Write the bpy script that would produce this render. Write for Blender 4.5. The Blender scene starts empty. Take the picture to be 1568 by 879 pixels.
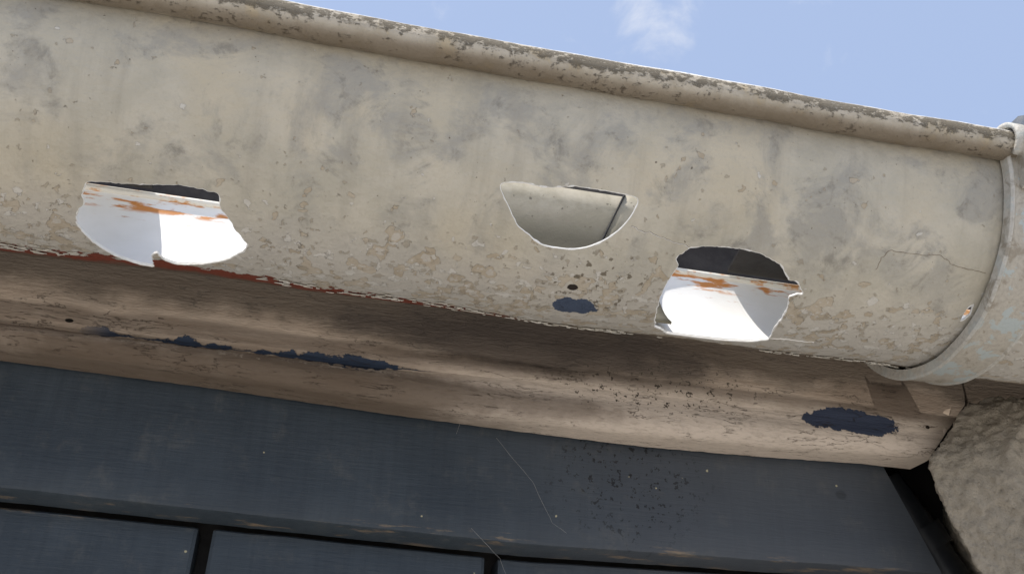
import bpy, bmesh, math, random
from mathutils import Vector, Matrix, noise as mn
from mathutils.geometry import delaunay_2d_cdt
random.seed(7)
ZH=2.6; RG=0.0625
scn=bpy.context.scene; col=scn.collection
scn.view_settings.view_transform='Standard'; scn.view_settings.look='None'; scn.view_settings.exposure=0

# ------------------------------------------------------------ node helper
class Mat:
    def __init__(s,name,rough=.85,spec=.3):
        s.m=bpy.data.materials.new(name); s.m.use_nodes=True; s.nt=s.m.node_tree
        s.b=s.nt.nodes["Principled BSDF"]; s.b.inputs["Roughness"].default_value=rough
        s.b.inputs["Specular IOR Level"].default_value=spec
        s.tc=s.nt.nodes.new("ShaderNodeTexCoord")
    def put(s,sock,v):
        if isinstance(v,bpy.types.NodeSocket): s.nt.links.new(v,sock)
        elif isinstance(v,(tuple,list)) and len(v)==3 and sock.type=='RGBA': sock.default_value=(*v,1)
        else: sock.default_value=v
    def vec(s,kind="Object",scale=(100,100,100),rot=(0,0,0)):
        n=s.nt.nodes.new("ShaderNodeMapping"); n.inputs["Scale"].default_value=scale; n.inputs["Rotation"].default_value=rot
        s.nt.links.new(s.tc.outputs[kind],n.inputs["Vector"]); return n.outputs[0]
    def map(s,v,scale=(1,1,1),loc=(0,0,0)):
        n=s.nt.nodes.new("ShaderNodeMapping"); n.inputs["Scale"].default_value=scale; n.inputs["Location"].default_value=loc
        s.nt.links.new(v,n.inputs["Vector"]); return n.outputs[0]
    def sep(s,v):
        n=s.nt.nodes.new("ShaderNodeSeparateXYZ"); s.nt.links.new(v,n.inputs[0]); return n.outputs
    def noise(s,v,scale,detail=4,rough=.55,dist=0):
        n=s.nt.nodes.new("ShaderNodeTexNoise"); s.nt.links.new(v,n.inputs["Vector"])
        n.inputs["Scale"].default_value=scale; n.inputs["Detail"].default_value=detail
        n.inputs["Roughness"].default_value=rough; n.inputs["Distortion"].default_value=dist; return n.outputs["Fac"]
    def voro(s,v,scale,feat='F1'):
        n=s.nt.nodes.new("ShaderNodeTexVoronoi"); n.feature=feat; s.nt.links.new(v,n.inputs["Vector"])
        n.inputs["Scale"].default_value=scale; return n.outputs
    def math(s,op,a,b=0,c=0):
        n=s.nt.nodes.new("ShaderNodeMath"); n.operation=op
        s.put(n.inputs[0],a); s.put(n.inputs[1],b)
        if len(n.inputs)>2: s.put(n.inputs[2],c)
        return n.outputs[0]
    def ss(s,x,a,b):
        n=s.nt.nodes.new("ShaderNodeMapRange"); n.interpolation_type='SMOOTHSTEP'
        s.put(n.inputs[0],x)
        if a<b:
            n.inputs[1].default_value=a; n.inputs[2].default_value=b; n.inputs[3].default_value=0; n.inputs[4].default_value=1
        else:
            n.inputs[1].default_value=b; n.inputs[2].default_value=a; n.inputs[3].default_value=1; n.inputs[4].default_value=0
        return n.outputs[0]
    def mix(s,f,a,b,mode='MIX'):
        n=s.nt.nodes.new("ShaderNodeMix"); n.data_type='RGBA'; n.blend_type=mode
        s.put(n.inputs[0],f); s.put(n.inputs[6],a); s.put(n.inputs[7],b); return n.outputs[2]
    def ell(s,u,v,u0,v0,ru,rv,nz,amp=1.2,e=.06):
        a=s.math('DIVIDE',s.math('SUBTRACT',u,u0),ru); b=s.math('DIVIDE',s.math('SUBTRACT',v,v0),rv)
        d=s.math('ADD',s.math('MULTIPLY',a,a),s.math('MULTIPLY',b,b))
        d=s.math('ADD',d,s.math('MULTIPLY',s.math('SUBTRACT',nz,.5),amp*2))
        return s.ss(d,1+e,1-e)
    def bump(s,h,strength=.6,dist=.001):
        n=s.nt.nodes.new("ShaderNodeBump"); n.inputs["Strength"].default_value=strength; n.inputs["Distance"].default_value=dist
        s.put(n.inputs["Height"],h); s.nt.links.new(n.outputs[0],s.b.inputs["Normal"])
    def color(s,c): s.put(s.b.inputs["Base Color"],c)
    def mul(s,a,b): return s.math('MULTIPLY',a,b)
    def add(s,a,b): return s.math('ADD',a,b)

# ------------------------------------------------------------ materials
def gutter_outer():
    m=Mat("weathered_gutter_paint",.82,.25)
    v3=m.vec("UV"); u,v,_=m.sep(v3)
    n1=m.noise(v3,.30,6,.6,.3); n2=m.noise(m.map(v3,loc=(31,7,0)),.36,7,.66,.5)
    n3=m.noise(m.map(v3,loc=(3,17,0)),1.25,4,.5,.15); n4=m.noise(v3,6,5,.7); n5=m.noise(m.map(v3,loc=(9,9,2)),.13,3,.5)
    n6=m.noise(m.map(v3,loc=(19,2,2)),1.0,6,.7,.4); n7=m.noise(m.map(v3,loc=(2,29,2)),.42,4,.6,.2)
    stre=m.noise(m.map(v3,scale=(.9,.10,1)),1,5,.6)
    c=m.mix(m.ss(n1,.35,.65),(.54,.495,.405),(.455,.42,.34))
    c=m.mix(m.mul(m.ss(n5,.44,.60),.55),c,(.55,.475,.345))
    gm=m.mul(m.mul(m.ss(n2,.46,.64),m.ss(v,10,4)),.72)
    c=m.mix(gm,c,(.315,.302,.272))
    c=m.mix(m.mul(m.mul(m.ss(n6,.50,.66),m.ss(n2,.46,.60)),.60),c,(.20,.185,.155))
    c=m.mix(m.mul(m.ss(stre,.48,.70),.38),c,(.33,.30,.245))
    c=m.mix(m.mul(m.ss(m.add(v,m.mul(n2,2)),7.2,10.2),.70),c,(.515,.48,.43))
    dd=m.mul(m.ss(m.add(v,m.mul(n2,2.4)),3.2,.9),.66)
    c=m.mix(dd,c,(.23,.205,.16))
    # peeled paint: separate bare islands gated by a broad mask, low on the curve
    bias=m.mul(m.ss(v,4.8,9.2),.15); ub=m.mul(m.ss(m.math('ABSOLUTE',m.math('SUBTRACT',u,1.5)),9,2),.02)
    gate=m.mul(m.math('SUBTRACT',n7,.5),.40)
    pn=m.add(m.add(n3,gate),m.math('SUBTRACT',m.add(bias,ub),.04))
    pn=m.add(pn,m.mul(m.math('SUBTRACT',n4,.5),.06))
    pm=m.ss(pn,.665,.675)
    tan=m.mix(m.ss(n6,.42,.58),(.40,.32,.22),(.48,.405,.305))
    c=m.mix(m.mul(pm,.70),c,tan)
    pm3=m.ss(pn,.775,.785); c=m.mix(m.mul(pm3,.60),c,(.56,.53,.48))
    q=m.noise(m.map(v3,loc=(50,3,0)),2.4,3,.5,.1)
    pn2=m.add(m.add(q,m.mul(bias,.65)),m.mul(gate,.5)); pm2=m.ss(pn2,.705,.715)
    c=m.mix(m.mul(pm2,.55),c,(.32,.27,.20))
    q3=m.add(m.add(m.noise(m.map(v3,loc=(5,43,0)),2.0,3,.5,.1),m.mul(bias,.8)),m.mul(gate,-.4)); pm4=m.ss(q3,.72,.73)
    c=m.mix(m.mul(pm4,.7),c,(.63,.60,.545))
    c=m.mix(m.mul(m.ss(n4,.5,.8),.38),c,(.35,.32,.26))
    sp=m.noise(m.map(v3,loc=(7,0,4)),9,3,.6); cl=m.noise(m.map(v3,loc=(2,8,4)),.3,3,.6)
    sm=m.ss(m.add(sp,m.mul(m.ss(cl,.45,.75),.07)),.735,.765)
    c=m.mix(m.mul(sm,.8),c,(.10,.08,.06))
    sp2=m.noise(m.map(v3,loc=(17,5,4)),3.2,3,.5)
    sm2=m.ss(sp2,.745,.765); c=m.mix(m.mul(sm2,.8),c,(.10,.08,.06))
    clu=m.ell(u,v,3.3,8.3,2.3,1.7,n3,.3,.6); sm3=m.mul(clu,m.ss(sp2,.62,.65)); c=m.mix(m.mul(sm3,.85),c,(.14,.115,.08))
    k1=m.ell(u,v,2.35,8.55,.22,.17,n4,.9); c=m.mix(k1,c,(.03,.022,.018))
    bm=m.ell(u,v,2.76,9.75,1.0,.55,m.noise(v3,1.5,5,.6),1.5); c=m.mix(bm,c,(.065,.085,.13))
    thr=m.math('MULTIPLY_ADD',m.ss(u,-14,7),1.25,11.10)
    e=m.math('SUBTRACT',m.add(v,m.mul(m.math('SUBTRACT',m.noise(v3,1.3,6,.68),.5),2.6)),thr)
    em=m.ss(e,0,.04)
    rust=m.mix(n4,(.30,.070,.035),(.12,.035,.025)); rust=m.mix(m.ss(e,.75,1.3),rust,(.14,.10,.07))
    rust=m.mix(m.ss(u,-3,4),rust,(.20,.16,.115))
    c=m.mix(em,c,rust)
    m.color(c)
    h=m.add(m.mul(n4,.30),m.mul(pm,-.6)); h=m.add(h,m.mul(pm4,.45)); h=m.add(h,m.mul(pm2,-.45)); h=m.add(h,m.mul(em,-1.0))
    h=m.add(h,m.mul(q,.8))
    m.bump(h,.9,.0010); return m.m

def gutter_inner():
    m=Mat("white_gutter_lining",.5,.35); v3=m.vec("UV"); u,v,_=m.sep(v3)
    n=m.noise(m.map(v3,scale=(.35,1.6,1)),1.1,6,.6); n2=m.noise(v3,.8,5,.6)
    c=m.mix(m.ss(n2,.3,.8),(.84,.82,.78),(.79,.77,.72))
    band=m.mul(m.ss(v,18.75,19.05),m.ss(n,.50,.58)); c=m.mix(band,c,(.58,.24,.07))
    band2=m.mul(m.ss(m.math('ABSOLUTE',m.math('SUBTRACT',v,m.math('MULTIPLY_ADD',n2,.25,18.3))),.07,.02),m.ss(n,.54,.60)); c=m.mix(m.mul(band2,.85),c,(.48,.24,.11))
    m.color(c); m.bump(n,.1,.0005); return m.m

def plain(name,c1,c2,sc,rough=.7,bs=.3,bd=.0006,thr=(.35,.65),det=5,scale=(100,100,100)):
    m=Mat(name,rough,.3); v=m.vec("Object",scale); n=m.noise(v,sc,det,.65)
    m.color(m.mix(m.ss(n,*thr),c1,c2)); m.bump(m.noise(v,sc*4,4,.65),bs,bd); return m.m

def liner_mat():
    m=Mat("aged_beige_sheet",.7,.3); v=m.vec("Object"); x,y,z=m.sep(v); n=m.noise(v,.7,6,.65); f=m.noise(v,6,4,.6)
    c=m.mix(m.ss(n,.35,.65),(.42,.375,.29),(.32,.285,.21))
    c=m.mix(m.mul(m.ss(m.add(z,m.math('MULTIPLY',n,.8)),3.5,1.0),.90),c,(.085,.075,.05))  # darker toward the bottom: shade painted into the sheet colour
    sc=m.ss(m.noise(m.map(v,loc=(4,4,1)),3.2,3,.5),.67,.72); c=m.mix(m.mul(sc,.7),c,(.10,.085,.06)); m.color(c); m.bump(f,.3,.0006); return m.m

def bead_mat():
    m=Mat("lichened_bead",.9,.2); v3=m.vec("Object"); x,y,z=m.sep(v3)
    n=m.noise(v3,.8,6,.65,.3); n2=m.noise(m.map(v3,scale=(.8,1.2,1.2)),3.6,6,.75)
    c=m.mix(m.ss(n,.35,.65),(.55,.49,.395),(.43,.375,.29))
    c=m.mix(m.mul(m.ss(n,.55,.68),.6),c,(.55,.445,.29))
    big=m.noise(m.map(v3,loc=(4,4,4)),.30,4,.55)
    band=m.ss(m.math('ABSOLUTE',m.math('SUBTRACT',z,.14)),.52,.08)
    sm=m.ss(m.add(n2,m.add(m.mul(m.math('SUBTRACT',big,.5),.42),m.mul(band,.17))),.57,.69)
    c=m.mix(m.mul(sm,.80),c,(.12,.10,.07))
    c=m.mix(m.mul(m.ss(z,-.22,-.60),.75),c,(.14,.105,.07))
    c=m.mix(m.ss(m.add(z,m.mul(n2,.15)),.42,.56),c,(.80,.79,.76))  # sunlit top of the bead painted in as white
    m.color(c); m.bump(m.add(m.mul(sm,.6),n2),.8,.0010); return m.m

def fascia_mat():
    m=Mat("weathered_brown_timber",.88,.2); v3=m.vec("Object"); x,y,z=m.sep(v3)
    g=m.noise(m.map(v3,scale=(.14,1.8,1.8)),1.1,6,.6,.4); n=m.noise(v3,.45,6,.6); f=m.noise(m.map(v3,scale=(.5,2,2)),4,5,.7)
    c=m.mix(m.ss(g,.3,.7),(.240,.185,.138),(.305,.245,.19))
    c=m.mix(m.mul(m.ss(n,.5,.7),.45),c,(.37,.305,.24))
    lowl=m.mul(m.ss(m.add(z,n),-4.8,-5.9),m.ss(m.add(x,m.mul(n,6)),-3,6)); c=m.mix(m.mul(lowl,.88),c,(.62,.525,.43))  # pale lower band: bounced light painted into the timber colour
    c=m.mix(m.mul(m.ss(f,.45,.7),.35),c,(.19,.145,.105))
    c=m.mix(m.mul(m.ss(m.add(z,m.mul(n,2.4)),-4.0,-2.7),.8),c,(.055,.04,.028))  # darkens toward the gutter: contact shade painted into the timber
    s=m.ell(x,z,3.0,-4.3,9.5,1.45,m.noise(m.map(v3,scale=(.35,1,1)),.9,6,.7),1.1,.8); c=m.mix(m.mul(s,.88),c,(.04,.03,.024))  # soot patch, with the shade under the gutter painted in
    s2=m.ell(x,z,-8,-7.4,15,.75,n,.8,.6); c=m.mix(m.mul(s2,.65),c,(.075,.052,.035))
    s3=m.ell(x,z,21.5,-5.0,3.5,.9,n,1.0,.6); c=m.mix(m.mul(s3,.6),c,(.15,.11,.08))
    sp=m.noise(m.map(v3,loc=(5,5,5)),5,3,.6); k=m.ell(x,z,9.0,-5.7,5.5,1.5,n,.6,.6); sm=m.mul(k,m.ss(sp,.61,.65)); c=m.mix(m.mul(sm,.9),c,(.035,.028,.02))
    sm0=m.ss(sp,.73,.76); c=m.mix(m.mul(sm0,.8),c,(.04,.03,.02))
    kn=m.ell(x,z,-18.1,-5.95,.17,.10,f,.6); c=m.mix(kn,c,(.01,.008,.006))
    kn2=m.ell(x,z,23.6,-6.15,.12,.09,f,.2); c=m.mix(kn2,c,(.03,.02,.015))
    bn=m.noise(m.map(v3,scale=(.8,1,1.6)),2.2,5,.7); wd=m.noise(m.map(v3,loc=(3,0,0),scale=(1,.1,.1)),.45,3,.6)
    rng=m.mul(m.ss(x,-18.5,-16),m.ss(x,-1.5,-3))
    ww=m.math('MULTIPLY_ADD',m.ss(wd,.48,.66),.20,.035)
    ww=m.add(ww,m.mul(m.ss(m.math('ABSOLUTE',m.add(x,6.2)),2.8,.8),.11))
    dz=m.math('ABSOLUTE',m.add(m.add(z,6.26),m.mul(m.math('SUBTRACT',bn,.5),m.math('MULTIPLY_ADD',ww,3.5,.1))))
    bl=m.mul(rng,m.ss(m.math('SUBTRACT',ww,dz),0,.03))
    ch=m.mul(rng,m.ss(m.math('ABSOLUTE',m.add(m.add(z,6.5),m.mul(m.math('SUBTRACT',bn,.5),1.6))),.07,.04)); c=m.mix(m.mul(ch,.6),c,(.46,.40,.32))
    c=m.mix(bl,c,(.028,.04,.065))
    bp=m.ell(x,z,19.3,-6.35,2.45,.66,m.noise(m.map(v3,scale=(.9,1,.9)),.9,6,.72),1.7); c=m.mix(bp,c,(.042,.052,.082))
    cr0=m.ss(m.math('ABSOLUTE',m.math('SUBTRACT',m.noise(m.map(v3,scale=(.25,1.6,1.6),loc=(3,2,1)),1.1,5,.6,.5),.5)),.008,.002)
    cr=m.mul(cr0,m.ss(n,.44,.54)); c=m.mix(m.mul(cr,.65),c,(.05,.035,.025))
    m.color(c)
    h=m.add(m.add(m.mul(g,.5),m.mul(f,.55)),m.mul(cr,-.4)); h=m.add(h,m.mul(m.add(bp,bl),-.4)); m.bump(h,.8,.0012); return m.m

def blue_mat():
    m=Mat("dark_blue_painted_timber",.5,.35); v3=m.vec("Object"); x,y,z=m.sep(v3)
    n=m.noise(v3,.25,5,.6); st=m.noise(m.map(v3,scale=(2.2,1,.12)),1.2,5,.6); gr=m.noise(m.map(v3,scale=(.25,3,3)),2.5,5,.65)
    c=m.mix(m.ss(n,.3,.7),(.031,.041,.051),(.045,.057,.068)); c=m.mix(m.mul(m.ss(st,.4,.7),.40),c,(.024,.032,.041))
    c=m.mix(m.mul(m.ss(x,-3,13),.45),c,(.085,.088,.097))
    vo=m.voro(m.map(v3,scale=(1,.01,1)),.80)
    sx=m.nt.nodes.new("ShaderNodeSeparateColor"); m.nt.links.new(vo[1],sx.inputs[0])
    wh=m.mul(m.ss(m.math('MULTIPLY_ADD',m.noise(v3,5,3,.6),.12,vo[0]),.115,.095),m.ss(sx.outputs[0],.45,.5)); c=m.mix(m.mul(wh,.85),c,(.48,.42,.25))
    sp=m.noise(m.map(v3,loc=(5,5,5),scale=(1,.2,1)),4.2,4,.65); k=m.ell(x,z,8.1,-9.9,3.8,3.0,n,.8,.9)
    c=m.mix(m.mul(m.mul(k,m.ss(sp,.59,.63)),.92),c,(.008,.008,.008))
    w=m.mul(m.ss(m.math('ABSOLUTE',m.add(z,13.05)),.40,.1),m.ss(m.noise(m.map(v3,scale=(.25,1,2)),1.4,6,.7),.54,.66)); c=m.mix(m.mul(w,.65),c,(.25,.18,.11))
    kn=m.ell(x,z,19.6,-9.3,.30,.24,n,.5,.5); c=m.mix(m.mul(kn,.5),c,(.02,.022,.025))
    du=m.noise(m.map(v3,loc=(1,5,9)),.7,6,.7); c=m.mix(m.mul(m.ss(du,.52,.75),.32),c,(.13,.125,.11))
    m.color(c); m.bump(m.add(m.mul(gr,.6),m.mul(st,.4)),.6,.0007); return m.m

def stone_mat():
    m=Mat("rough_cast_render",.95,.1); v3=m.vec("Object"); n=m.noise(v3,1.1,6,.65); f=m.noise(v3,8,5,.75)
    c=m.mix(m.ss(n,.3,.7),(.56,.49,.39),(.45,.39,.305)); c=m.mix(m.mul(m.ss(f,.5,.72),.55),c,(.25,.21,.155))
    m.color(c); m.bump(m.add(f,m.mul(n,.6)),1,.0024); return m.m

def strap_mat(name="worn_bracket_paint",a=(.47,.43,.36),b=(.38,.345,.29),patch=.8):
    m=Mat(name,.5,.4); v3=m.vec("Object"); n=m.noise(v3,.9,6,.65,.4); f=m.noise(v3,5,5,.7)
    c=m.mix(m.ss(f,.35,.7),a,b)
    c=m.mix(m.mul(m.ss(n,.54,.56),patch),c,(.42,.48,.48)); c=m.mix(m.mul(m.ss(n,.43,.35),.7),c,(.25,.21,.155))
    m.color(c); m.bump(m.add(f,m.mul(n,.6)),.6,.0008); return m.m

M_out=gutter_outer(); M_in=gutter_inner(); M_white=plain("raw_white_plastic",(.80,.79,.76),(.72,.70,.65),3,.5)
M_bead=bead_mat(); M_fas=fascia_mat(); M_blue=blue_mat(); M_stone=stone_mat(); M_strap=strap_mat(); M_lip=strap_mat("pale_bracket_edge",(.55,.52,.46),(.44,.41,.35),.3)
M_liner=liner_mat()
M_dark=plain("dark_void_lining",(.020,.018,.017),(.03,.028,.026),1)
M_dk2=plain("eaves_shade_dark",(.045,.038,.034),(.065,.056,.05),1,.9)  # dark colour standing in for shade under the roof edge
M_tile=plain("dark_roof_tile",(.06,.052,.047),(.045,.04,.036),1.2,.9)
M_slate=plain("slate_blue_clip",(.15,.17,.20),(.24,.25,.26),1.5,.6)
M_chip=plain("paint_flake",(.60,.57,.51),(.46,.42,.35),3,.8)
M_crack=plain("crack_grime",(.17,.135,.10),(.26,.22,.165),5,.9)
M_web=plain("cobweb_thread",(.35,.34,.32),(.30,.28,.25),5,.8)
M_pipe=plain("black_pipe_plastic",(.012,.014,.017),(.02,.022,.025),.6,.4)
M_ground=plain("pale_concrete_paving",(.52,.49,.44),(.44,.41,.365),.5,.9,.4,.004,scale=(1,1,1))

# ------------------------------------------------------------ object helper
def empty(name):
    o=bpy.data.objects.new(name,None); col.objects.link(o); o.location=(0,0,ZH); return o
def mk(name,verts,faces,mats,parent=None,smooth=True,uv=None):
    me=bpy.data.meshes.new(name); me.from_pydata(verts,[],faces); 
    for x in (mats if isinstance(mats,list) else [mats]): me.materials.append(x)
    if uv:
        L=me.uv_layers.new(name="UVMap")
        for lp in me.loops: L.data[lp.index].uv=uv[lp.vertex_index]
    for p in me.polygons: p.use_smooth=smooth
    o=bpy.data.objects.new(name,me); col.objects.link(o)
    if parent: o.parent=parent
    else: o.location=(0,0,ZH)
    return o
def split(o,ang=40):
    md=o.modifiers.new("es","EDGE_SPLIT"); md.split_angle=math.radians(ang)
def renorm(o):
    bm=bmesh.new(); bm.from_mesh(o.data); bmesh.ops.recalc_face_normals(bm,faces=bm.faces); bm.to_mesh(o.data); bm.free()
def sweep(name,prof,xs,mat,parent,fn=None,closed=False,smooth=True,caps=True):
    n=len(prof); V=[];F=[]
    for x in xs:
        for j,(y,z) in enumerate(prof):
            p=(x,y,z)
            V.append(fn(p) if fn else p)
    for i in range(len(xs)-1):
        for j in range(n if closed else n-1):
            k=(j+1)%n; a=i*n+j;b=i*n+k
            F.append((a,b,b+n,a+n))
    if closed and caps:
        F.append(tuple(range(n-1,-1,-1))); F.append(tuple((len(xs)-1)*n+j for j in range(n)))
    o=mk(name,V,F,mat,parent,smooth); renorm(o); split(o,35); return o
def frange(a,b,s):
    n=max(1,int(round((b-a)/s))); return [a+(b-a)*i/n for i in range(n+1)]
XS=[-1.5,-1.2,-.9,-.7,-.5,-.4]+frange(-.3,.3,.004)+[.4,.55,.8,1.2]
def wave(x): return .0006*math.sin(x*23+1)+.0004*math.sin(x*61)
def cylpt(x,a,r=RG):
    t=math.radians(a); rr=r+wave(x)*math.sin(t); return (x,-rr*math.cos(t),-rr*math.sin(t))

# ------------------------------------------------------------ gutter shell with broken holes
H1=[(-1585,63.3),(-1481,62.1),(-1410,61.8),(-1303,60.1),(-1213,59.9),(-1135,61.1),(-1123,66.7),(-1099,69.2),(-1058,76.2),(-1024,80.7),(-1041,85.4),(-1109,92.9),(-1200,99.4),(-1304,103.2),(-1350,99.5),(-1368,94.5),(-1386,97.0),(-1402,110.9),(-1451,109.3),(-1513,103.3),(-1579,93.9),(-1623,85.5),(-1639,80.7),(-1623,75),(-1600,71.9),(-1605,68.3)]
H2=[(-131,42.5),(-51,41),(37,41.3),(147,39.6),(274,39.4),(395,40.3),(390,45.4),(364,50.5),(313,56.1),(246,60.4),(173,62.3),(70,62.2),(11,59.2),(-41,56.2),(-83,50.8),(-116,46.6)]
H3=[(642,55.3),(717,53.5),(836,52.6),(934,53.3),(1028,56.4),(1086,61.9),(1127,62.4),(1170,67.1),(1123,69.3),(1137,74.1),(1143,79.6),(1145,88.6),(1169,97.2),(1114,102.8),(984,107.4),(835,108.1),(740,107.3),(708,103.3),(657,99.3),(626,90.6),(598,78.2),(600,69.8),(618,62.2),(602,59.8)]
H4=[(1894,64),(1912,61.5),(1925,66),(1910,69.5),(1897,70)]
def refine(h,amp,seed,k0=.55):
    P=[(x*1e-4,math.radians(a)*RG) for x,a in h]; n=len(P); out=[]
    for i in range(n):
        p0,p1,p2,p3=P[i-1],P[i],P[(i+1)%n],P[(i+2)%n]
        L=math.hypot(p2[0]-p1[0],p2[1]-p1[1]); k=max(2,int(L/.0009))
        for j in range(k):
            t=j/k
            lin=[p1[d]*(1-t)+p2[d]*t for d in (0,1)]
            cr=[.5*(2*p1[d]+(-p0[d]+p2[d])*t+(2*p0[d]-5*p1[d]+4*p2[d]-p3[d])*t*t+(-p0[d]+3*p1[d]-3*p2[d]+p3[d])*t**3) for d in (0,1)]
            q=[lin[d]*k0+cr[d]*(1-k0) for d in (0,1)]
            f=500; am=amp*(.4+1.2*abs(mn.noise(Vector((q[0]*90,q[1]*90,seed+3)))))
            w=mn.noise(Vector((q[0]*f,q[1]*f,seed)))*am; w2=mn.noise(Vector((q[0]*f,q[1]*f,seed+9)))*am
            out.append((q[0]+w,q[1]+w2))
    return out
holes=[refine(H1,.0009,1),refine(H2,.0003,2,.2),refine(H3,.0009,3),refine(H4,.0003,4)]
gut=empty("rain_gutter")
A=[-4+188*i/78 for i in range(79)]
pts=[];edges=[]
def inpoly(x,y,P):
    c=False;n=len(P);j=n-1
    for i in range(n):
        if (P[i][1]>y)!=(P[j][1]>y) and x<(P[j][0]-P[i][0])*(y-P[i][1])/(P[j][1]-P[i][1])+P[i][0]: c=not c
        j=i
    return c
bbs=[(min(p[0] for p in h),max(p[0] for p in h),min(p[1] for p in h),max(p[1] for p in h)) for h in holes]
for x in XS:
    for a in A:
        v=math.radians(a)*RG; ok=True
        for h,b in zip(holes,bbs):
            if b[0]-.002<x<b[1]+.002 and b[2]-.002<v<b[3]+.002:
                if min((q[0]-x)**2+(q[1]-v)**2 for q in h)<.0012**2 : ok=False
        if ok: pts.append(Vector((x,v)))
for h in holes:
    s=len(pts); n=len(h)
    pts+= [Vector(p) for p in h]; edges+=[(s+i,s+(i+1)%n) for i in range(n)]
r=delaunay_2d_cdt(pts,edges,[],0,1e-7)
V2=r[0];T=[]
for f in r[2]:
    cx=sum(V2[i][0] for i in f)/3; cy=sum(V2[i][1] for i in f)/3; ins=False
    for h,b in zip(holes,bbs):
        if b[0]<cx<b[1] and b[2]<cy<b[3] and inpoly(cx,cy,h): ins=True
    if not ins: T.append(tuple(reversed(f)))
V3=[cylpt(p[0],math.degrees(p[1]/RG)) for p in V2]
sh=mk("gutter_shell",V3,T,[M_out,M_in,M_white],gut,True,[(p[0],p[1]) for p in V2])
md=sh.modifiers.new("s","SOLIDIFY"); md.thickness=.0012; md.offset=-1; md.material_offset=1; md.material_offset_rim=2; md.use_even_offset=False
split(sh,38)
def tube(name,P,rad,mat,parent,cyc=False,res=2,var=.8):
    c=bpy.data.curves.new(name,'CURVE'); c.dimensions='3D'; c.bevel_depth=rad; c.bevel_resolution=res
    s=c.splines.new('POLY'); s.points.add(len(P)-1); s.use_cyclic_u=cyc
    for i,p in enumerate(P): s.points[i].co=(*p,1); s.points[i].radius=1-var*.4+var*abs(mn.noise(Vector(p)*300))
    c.materials.append(mat); o=bpy.data.objects.new(name,c); col.objects.link(o); o.parent=parent; return o
for i,h in enumerate(holes):
    tube("torn_edge_%d"%i,[cylpt(p[0],math.degrees(p[1]/RG),RG-.00035) for p in h],.00040,M_white,gut,True)
def beadfn(p):
    x,y,z=p; return (x,y+wave(x)*.5,z+.0004*math.sin(x*37)+.00015*math.sin(x*160)+.0002*mn.noise(Vector((x*120,y*300,z*300))))
prof=[(-.0665+.0062*math.cos(t),.0005+.0064*math.sin(t)) for t in [2*math.pi*k/24 for k in range(24)]]
sweep("front_bead",prof,XS,M_bead,gut,beadfn,True)
prof=[(.0612+.0017*math.cos(t),.0025+.0017*math.sin(t)) for t in [2*math.pi*k/12 for k in range(12)]]
M_rim=Mat("rusty_white_rim",.6); vv=M_rim.vec("Object"); nn=M_rim.noise(M_rim.map(vv,scale=(.5,1,1)),1.6,6,.65)
M_rim.color(M_rim.mix(M_rim.ss(nn,.48,.60),(.70,.66,.57),(.55,.27,.10))); M_rim=M_rim.m
sweep("back_rim",prof,XS,M_rim,gut,None,True)
lp=[(-.0575*math.cos(math.radians(a)),-.0575*math.sin(math.radians(a))) for a in range(132,181,6)]+[(.0572,.010),(.0564,.020),(.0552,.030),(.0540,.038)]
ln=sweep("joint_liner",lp,frange(-.03,.085,.005),M_liner,gut)
ln.modifiers.new("s","SOLIDIFY").thickness=.0012
lp2=[(y-.0016,z+.0003) for y,z in lp if z>-.03]
cf=lambda p:(p[0]+(p[2]-.02)*.42,p[1],p[2])
l2=sweep("joint_cover",lp2,frange(.0625,.084,.0038),M_liner,gut,cf)
l2.modifiers.new("s","SOLIDIFY").thickness=.0008
tube("joint_seam",[cf((.0620,y-.0007,z)) for y,z in lp2],.0007,M_dark,gut)
tube("joint_seam_inner",[cf((.0690,y-.0004,z)) for y,z in lp2],.0004,M_dark,gut)
for i,(a,b) in enumerate(((.112,.190),(-.213,-.172),(.45,.475),(-.55,-.525),(-.85,-.825))):  # straps added to cast shade on the lining behind the holes
    pr=[(-.060,.0022),(-.060,.0040),(.059,.0066),(.059,.0048)]
    sweep("shadow_strap_%d"%i,pr,[a,(a+b)/2,b],M_dark,gut,(lambda p:(p[0]+(p[1]+.06)*.12,p[1],p[2])) ,True)
def surf(name,L,rad,mat):
    P=[]
    for (x0,a0),(x1,a1) in zip(L,L[1:]):
        for k in range(10):
            t=k/10; x=x0+(x1-x0)*t; a=a0+(a1-a0)*t
            P.append(cylpt((x+5*mn.noise(Vector((x*.05,a,1))))*1e-4,a+.7*mn.noise(Vector((x*.05,a,5))),RG+.00002))
    tube(name,P,rad,mat,gut)
surf("crack_1",[(390,50),(430,51.5),(480,51.7),(560,53.5),(655,54.8)],.00013,M_crack)
surf("crack_1_lip",[(392,50.15),(432,51.7),(482,51.9),(562,53.7),(655,55.0)],.00015,M_white)
surf("crack_2",[(1430,53),(1440,48),(1457,45.5),(1600,45),(1680,44),(1760,47),(1925,48.5)],.00014,M_crack)
surf("crack_3",[(1168,96),(1230,94.5),(1375,94.5)],.0003,M_white)
fv=[];ff=[]
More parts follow.
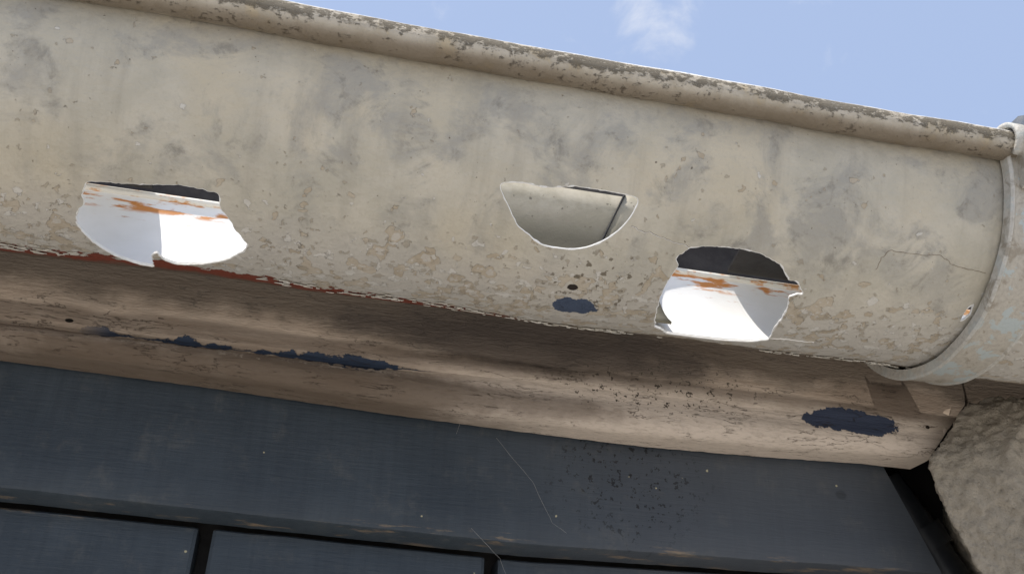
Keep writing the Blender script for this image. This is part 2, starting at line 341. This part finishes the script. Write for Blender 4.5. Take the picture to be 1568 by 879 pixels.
for i in range(420):
    x=random.uniform(-.27,.2); a=102.5+11.5*min(1,max(0,(x+.14)/.21))+random.gauss(0,1.9)
    if any(b[0]-.002<x<b[1]+.002 for b in (bbs[0],bbs[2])) and random.random()<.96: continue
    if any(b[0]-.003<x<b[1]+.003 and b[2]-.003<math.radians(a)*RG<b[3]+.003 for b in bbs): continue
    n=random.randint(5,8); s=random.uniform(.0004,.0017); base=len(fv); lift=random.uniform(.0002,.0008)
    for k in range(n):
        t=2*math.pi*k/n; rr=s*random.uniform(.6,1.2); fv.append(cylpt(x+rr*math.cos(t)*1.5,a+math.degrees(rr*math.sin(t)/RG),RG+.0001+lift*(.5-.5*math.sin(t))))
    ff.append(tuple(range(base,base+n)))
fo=mk("paint_flakes",fv,ff,M_chip,gut,False); fo.modifiers.new("s","SOLIDIFY").thickness=.0003

# ------------------------------------------------------------ gutter bracket / union strap
br=empty("gutter_bracket")
def ring(name,r0,r1,x0,x1,a0,a1,mat,bev=.0008):
    pr=[(x0,r0),(x0,r1-bev),(x0+bev,r1),(x1-bev,r1),(x1,r1-bev),(x1,r0)]; V=[];F=[]; n=len(pr); AA=frange(a0,a1,2.5)
    for a in AA:
        t=math.radians(a)
        for x,r_ in pr:
            r_+=.0002*mn.noise(Vector((x*200,a*.1,r0*100))); V.append((x+.0004*mn.noise(Vector((a*.07,x0*99,1))),-r_*math.cos(t),-r_*math.sin(t)))
    for i in range(len(AA)-1):
        for j in range(n): k=(j+1)%n; F.append((i*n+j,i*n+k,(i+1)*n+k,(i+1)*n+j))
    F.append(tuple(range(n))); F.append(tuple((len(AA)-1)*n+j for j in range(n-1,-1,-1)))
    o=mk(name,V,F,mat,br); renorm(o); split(o,35); return o
ring("strap_band",.0632,.0676,.1938,.2150,4,176,M_strap)
ring("strap_lip",.0634,.0683,.1925,.1945,2,176,M_lip)
ring("strap_lip_far",.0634,.0682,.2130,.2155,2,176,M_lip)
pr=[(-.0668+.0095*math.cos(t),.001+.0092*math.sin(t)) for t in [math.radians(d) for d in range(-20,250,12)]]
hk=sweep("bead_clip",pr,frange(.1925,.216,.003),M_lip,br); hk.modifiers.new("s","SOLIDIFY").thickness=.0018
pr=[(-.0775,.001),(-.0782,.009),(-.073,.0125),(-.060,.0128),(-.056,.009),(-.056,.001)]
sweep("snap_block",pr,frange(.1985,.222,.003),M_slate,br,None,True)
pr=[(-.0782,-.012),(-.0795,-.002),(-.0775,.001),(-.0665,.001),(-.064,-.012),(-.066,-.020)]
sweep("clip_skirt",pr,frange(.1965,.2165,.003),M_strap,br,None,True)

# ------------------------------------------------------------ house
hs=empty("house")
def bot(x):
    K=[(-1.5,-.0775),(-.5,-.0775),(-.206,-.0735),(-.12,-.0755),(-.037,-.0790),(.02,-.0805),(.087,-.0815),(.15,-.0800),(.2073,-.0775),(.236,-.0775),(2,-.0775)]
    for (a,b),(c,d) in zip(K,K[1:]):
        if x<=c: return b+(d-b)*(x-a)/(c-a)
    return -.0775
def fasfn(p):
    x,y,z=p; t=max(0,min(1,(x+.05)/.07))
    if z>10:
        zz=(z-20); top=-.0625; b=bot(x); z=top+(b-top)*zz
        if zz<.5: y+=(min(y,.0753)-y)*t
    elif z<-.061:
        y=.0755+(y-.0755)*(1-t)
    if x>.2: x=.2+(x-.2)*min(1,(1-.42*max(0,min(1,(-z-.045)/.03))))
    jit=.0005*mn.noise(Vector((x*40,y*200,z*200)))
    return (x,y+jit,z+jit*.5+.0003*mn.noise(Vector((x*170,3,1))))
prof=[(.093,.018),(.0755,.018),(.075,.0175)]+[(.075,-.01-.006*i) for i in range(8)]+[(.075,-.057),(.075,-.0605),(.0762,-.0618),(.078,-.0624)]
prof+=[(.0818-.0075*math.cos(math.radians(d)),20+.5+.5*math.sin(math.radians(d))) for d in range(-60,91,15)]+[(.0965,20.93),(.0965,20.2)]
xf=[-3,-2,-1.5,-1,-.6,-.4]+frange(-.3,.262,.003)
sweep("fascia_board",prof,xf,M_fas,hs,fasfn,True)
prof2=[(.093,.018),(.0765,.018),(.0765,-.046),(.093,-.046)]
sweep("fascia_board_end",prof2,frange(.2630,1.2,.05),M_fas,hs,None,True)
def btop(x): return -.0700-.0017*max(0,min(1,(x-.0)/.1))-.0022*max(0,(x-.0965)/.126) if x>0 else -.066
def bbot(x): return -.1288-.0040*max(0,min(1,(x+.19)/.216))+ .0034*max(0,min(1,(x-.03)/.16))
def bfn(p):
    x,y,z=p
    if z>.5: zz=btop(x)+(z-1)
    else: zz=bbot(x)+z
    if x>.2: 
        x=.2+(x-.2)*(1+ .9*(-.0737-zz)/.0495)
    return (x,y,zz+.0004*mn.noise(Vector((x*30,0,3)))+.0002*mn.noise(Vector((x*200,0,3))))
prof=[(.1,1),(.1,.99),(.1,.03),(.1,.015),(.1,.002),(.1006,.0006),(.102,0),(.117,-.0008),(.117,1)]
xb=[-3,-2,-1.2,-.7,-.4]+frange(-.3,.2225,.004)
sweep("barge_board",prof,xb,M_blue,hs,bfn,True)
gaps=[.0195+.131*i for i in range(-24,3)]
k=0
for g0 in gaps:
    a=g0+.0034; b=g0+.131-.0034
    if a>.25: continue
    if b>.262: b=.262
    j=random.uniform(-.0008,.0008); n=8; V=[];F=[]
    xs_=[a,a+.0015]+[a+(b-a)*i/n for i in range(1,n)]+[b-.0015,b]
    for x in xs_:
        yy=.1175+j+(.001 if x in (a,b) else 0)
        zt=bbot(x)-.0026+.0006*mn.noise(Vector((x*60,k,0)))
        V+=[(x,.135,zt),(x,yy+.0008,zt),(x,yy,zt-.0008),(x,yy,-.5),(x,yy,-2.6),(x,.135,-2.6)]
    for i in range(len(xs_)-1):
        for q in range(6): w_=(q+1)%6; F.append((i*6+q,i*6+w_,i*6+6+w_,i*6+6+q))
    F.append((0,1,2,3,4,5)); F.append(tuple((len(xs_)-1)*6+q for q in (5,4,3,2,1,0)))
    o=mk("cladding_plank_%d"%k,V,F,M_blue,hs); renorm(o); split(o,30); k+=1
def box(name,x0,x1,y0,y1,z0,z1,mat,parent):
    V=[(x,y,z) for x in (x0,x1) for y in (y0,y1) for z in (z0,z1)]
    F=[(0,1,3,2),(4,6,7,5),(0,4,5,1),(2,3,7,6),(0,2,6,4),(1,5,7,3)]
    o=mk(name,V,F,mat,parent,False); b=o.modifiers.new("b","BEVEL"); b.width=min(.002,(y1-y0)*.2); b.segments=2; return o
box("backing_wall",-3,1.2,.136,.30,-2.6,.0,M_dark,hs)
box("eaves_filler",-3,1.2,.0935,.30,.001,.034,M_dark,hs)
box("eaves_shade_strip",-3,1.2,.0700,.0745,.004,.030,M_dk2,hs)  # dark strip put in as the shaded gap above the back rim
V=[];F=[];nx=420
zf=lambda y:.036+(y-.064)*.36
for ri in range(14):
    y0=.064+ri*.3; y1=y0+.33
    for part in ((y0,zf(y0)+.012-.016,),(y0,zf(y0)+.012),(y1,zf(y1)-.004)):
        for i in range(nx+1):
            x=-3+4.2*i/nx; V.append((x,part[0],part[1]+.006*abs(math.sin(x*math.pi/.15))**.6))
    b=ri*3*(nx+1)
    for a in range(2):
        for i in range(nx): q=b+a*(nx+1)+i; F.append((q,q+1,q+nx+2,q+nx+1))
mk("roof_tiles",V,F,M_tile,hs,False)
box("rear_wall",-3,1.2,3.9,4.1,-2.6,1.3,M_stone,hs)
for nm,xx in (("side_wall_a",-3.0),("side_wall_b",1.05)):
    V=[(x,y,z) for x in (xx,xx+.15) for y,z in ((.31,-2.6),(3.9,-2.6),(3.9,1.35),(.31,.05))]
    mk(nm,V,[(0,1,2,3),(7,6,5,4),(0,4,5,1),(1,5,6,2),(2,6,7,3),(3,7,4,0)],M_stone,hs,False)
def web(name,L,par):
    P=[]
    for a,b in zip(L,L[1:]):
        for i in range(8):
            t=i/8; P.append(tuple(a[d]*(1-t)+b[d]*t+.0004*mn.noise(Vector((a[0]*100+i*.3,d,2))) for d in range(3)))
    tube(name,P,.00006,M_web,par,False,1)
web("cobweb_1",[(.016,.0985,-.083),(.034,.097,-.104),(.044,.0985,-.122),(.052,.098,-.127)],hs)
web("cobweb_2",[(.006,.0985,-.128),(.02,.1,-.140),(.03,.112,-.154)],hs)
web("cobweb_3",[(.0,.099,-.07),(-.004,.0985,-.085)],hs)
web("cobweb_4",[(-.2,.0985,-.066),(-.17,.098,-.0655),(-.15,.0985,-.071)],hs)

# ------------------------------------------------------------ rough-cast stone pillar
def pillar():
    bm=bmesh.new()
    lo=[(.226,-.083),(.240,-.066),(.254,-.052),(.266,-.0455),(.284,-.048),(.320,-.050),(.60,-.050),(.60,-.34),(.300,-.34),(.262,-.20),(.241,-.139),(.230,-.113),(.225,-.097)]
    def L(y,dx,sh=0): return [bm.verts.new((x+(dx if x<.5 else 0),y,z-(sh if z>-.06 else 0))) for x,z in lo]
    vs=[L(.047,.030,.004),L(.066,.0),L(.095,.034),L(.14,.055),L(.30,.055)]
    n=len(lo)
    bm.faces.new(vs[0]); bm.faces.new(vs[-1][::-1])
    for q in range(len(vs)-1):
        for i in range(n): j=(i+1)%n; bm.faces.new((vs[q][i],vs[q+1][i],vs[q+1][j],vs[q][j]))
    bmesh.ops.recalc_face_normals(bm,faces=bm.faces)
    me=bpy.data.meshes.new("rough_cast_head"); bm.to_mesh(me); bm.free(); me.materials.append(M_stone)
    o=bpy.data.objects.new("rough_cast_head",me); col.objects.link(o)
    r_=o.modifiers.new("r","REMESH"); r_.mode='VOXEL'; r_.voxel_size=.0014; r_.use_smooth_shade=True
    for sz,st in ((.013,.0045),(.0038,.0042),(.0015,.0018)):
        t=bpy.data.textures.new("c","CLOUDS"); t.noise_scale=sz; t.noise_depth=4
        d=o.modifiers.new("d","DISPLACE"); d.texture=t; d.strength=st; d.mid_level=.5; d.texture_coords='LOCAL'
    return o
pl=empty("rendered_stone_pillar"); ph=pillar(); ph.parent=pl
box("pillar_shaft",.303,.60,.062,.30,-2.6,-.336,M_stone,pl)
pp=empty("drain_pipe")
tube("pipe_run",[(.236,.122,-.074),(.249,.122,-.095),(.272,.122,-.135),(.287,.122,-.2),(.289,.122,-.5),(.289,.122,-2.6)],.010,M_pipe,pp,False,6,0)
tube("pipe_collar",[(.2515,.122,-.0995),(.2575,.122,-.11)],.0125,M_pipe,pp,False,6,0)

g=mk("ground",[(-300,-300,0),(300,-300,0),(300,300,0),(-300,300,0)],[(0,1,2,3)],M_ground,None,False); g.location=(0,0,0)

# ------------------------------------------------------------ light
sv=Vector((-.34,-.20,.92)).normalized()
sd=bpy.data.lights.new("sun","SUN"); sd.energy=5.0; sd.angle=math.radians(.5); sd.color=(1,.96,.90)
so=bpy.data.objects.new("sun",sd); col.objects.link(so); so.rotation_euler=sv.to_track_quat('Z','Y').to_euler(); so.location=(0,0,8)
w=bpy.data.worlds.new("World"); scn.world=w; w.use_nodes=True; nt=w.node_tree; nt.nodes.clear()
sk=nt.nodes.new("ShaderNodeTexSky"); sk.sky_type='NISHITA'; sk.sun_disc=False
sk.sun_elevation=math.asin(sv.z); sk.sun_rotation=math.atan2(sv.x,sv.y); sk.dust_density=2.0; sk.air_density=1.0
tc=nt.nodes.new("ShaderNodeTexCoord")
def N(t): return nt.nodes.new(t)
def mth(op,a,b):
    n=N("ShaderNodeMath"); n.operation=op
    for i,q in enumerate((a,b)):
        if isinstance(q,(int,float)): n.inputs[i].default_value=q
        else: nt.links.new(q,n.inputs[i])
    return n.outputs[0]
def mr(x,a,b):
    n=N("ShaderNodeMapRange"); n.interpolation_type='SMOOTHSTEP'; nt.links.new(x,n.inputs[0])
    n.inputs[1].default_value=min(a,b); n.inputs[2].default_value=max(a,b); n.inputs[3].default_value=0 if a<b else 1; n.inputs[4].default_value=1 if a<b else 0
    return n.outputs[0]
nz=N("ShaderNodeTexNoise"); nt.links.new(tc.outputs["Generated"],nz.inputs["Vector"]); nz.inputs["Scale"].default_value=11; nz.inputs["Detail"].default_value=7; nz.inputs["Roughness"].default_value=.6; nz.inputs["Distortion"].default_value=.4
ds=N("ShaderNodeVectorMath"); ds.operation='DISTANCE'; nt.links.new(tc.outputs["Generated"],ds.inputs[0]); ds.inputs[1].default_value=(.262,.648,.714)
near=mr(ds.outputs["Value"],.095,.0)
cm=mth('MULTIPLY',mr(mth('ADD',nz.outputs["Fac"],mth('MULTIPLY',near,.26)),.58,.90),.8)
hz=N("ShaderNodeMix"); hz.data_type='RGBA'; hz.inputs[0].default_value=.62; nt.links.new(sk.outputs[0],hz.inputs[6]); hz.inputs[7].default_value=(4.2,5.25,7.6,1)
mx=N("ShaderNodeMix"); mx.data_type='RGBA'; nt.links.new(cm,mx.inputs[0]); nt.links.new(hz.outputs[2],mx.inputs[6]); mx.inputs[7].default_value=(6.2,6.4,6.9,1)
bg=N("ShaderNodeBackground"); bg.inputs[1].default_value=.14; nt.links.new(mx.outputs[2],bg.inputs[0])
ou=N("ShaderNodeOutputWorld"); nt.links.new(bg.outputs[0],ou.inputs[0])

# ------------------------------------------------------------ camera
R=Matrix(((0.97681,-0.13237,-0.1683),(-0.21242,-0.50032,-0.83938),(0.02691,0.85566,-0.51683)))
cd=bpy.data.cameras.new("camera"); cd.sensor_width=36; cd.lens=1450/1568*36; cd.clip_start=.01; cd.clip_end=2000
co=bpy.data.objects.new("camera",cd); col.objects.link(co)
co.matrix_world=Matrix.Translation((-0.06307,-0.32253,-0.25652+ZH))@R.to_4x4()
scn.camera=co
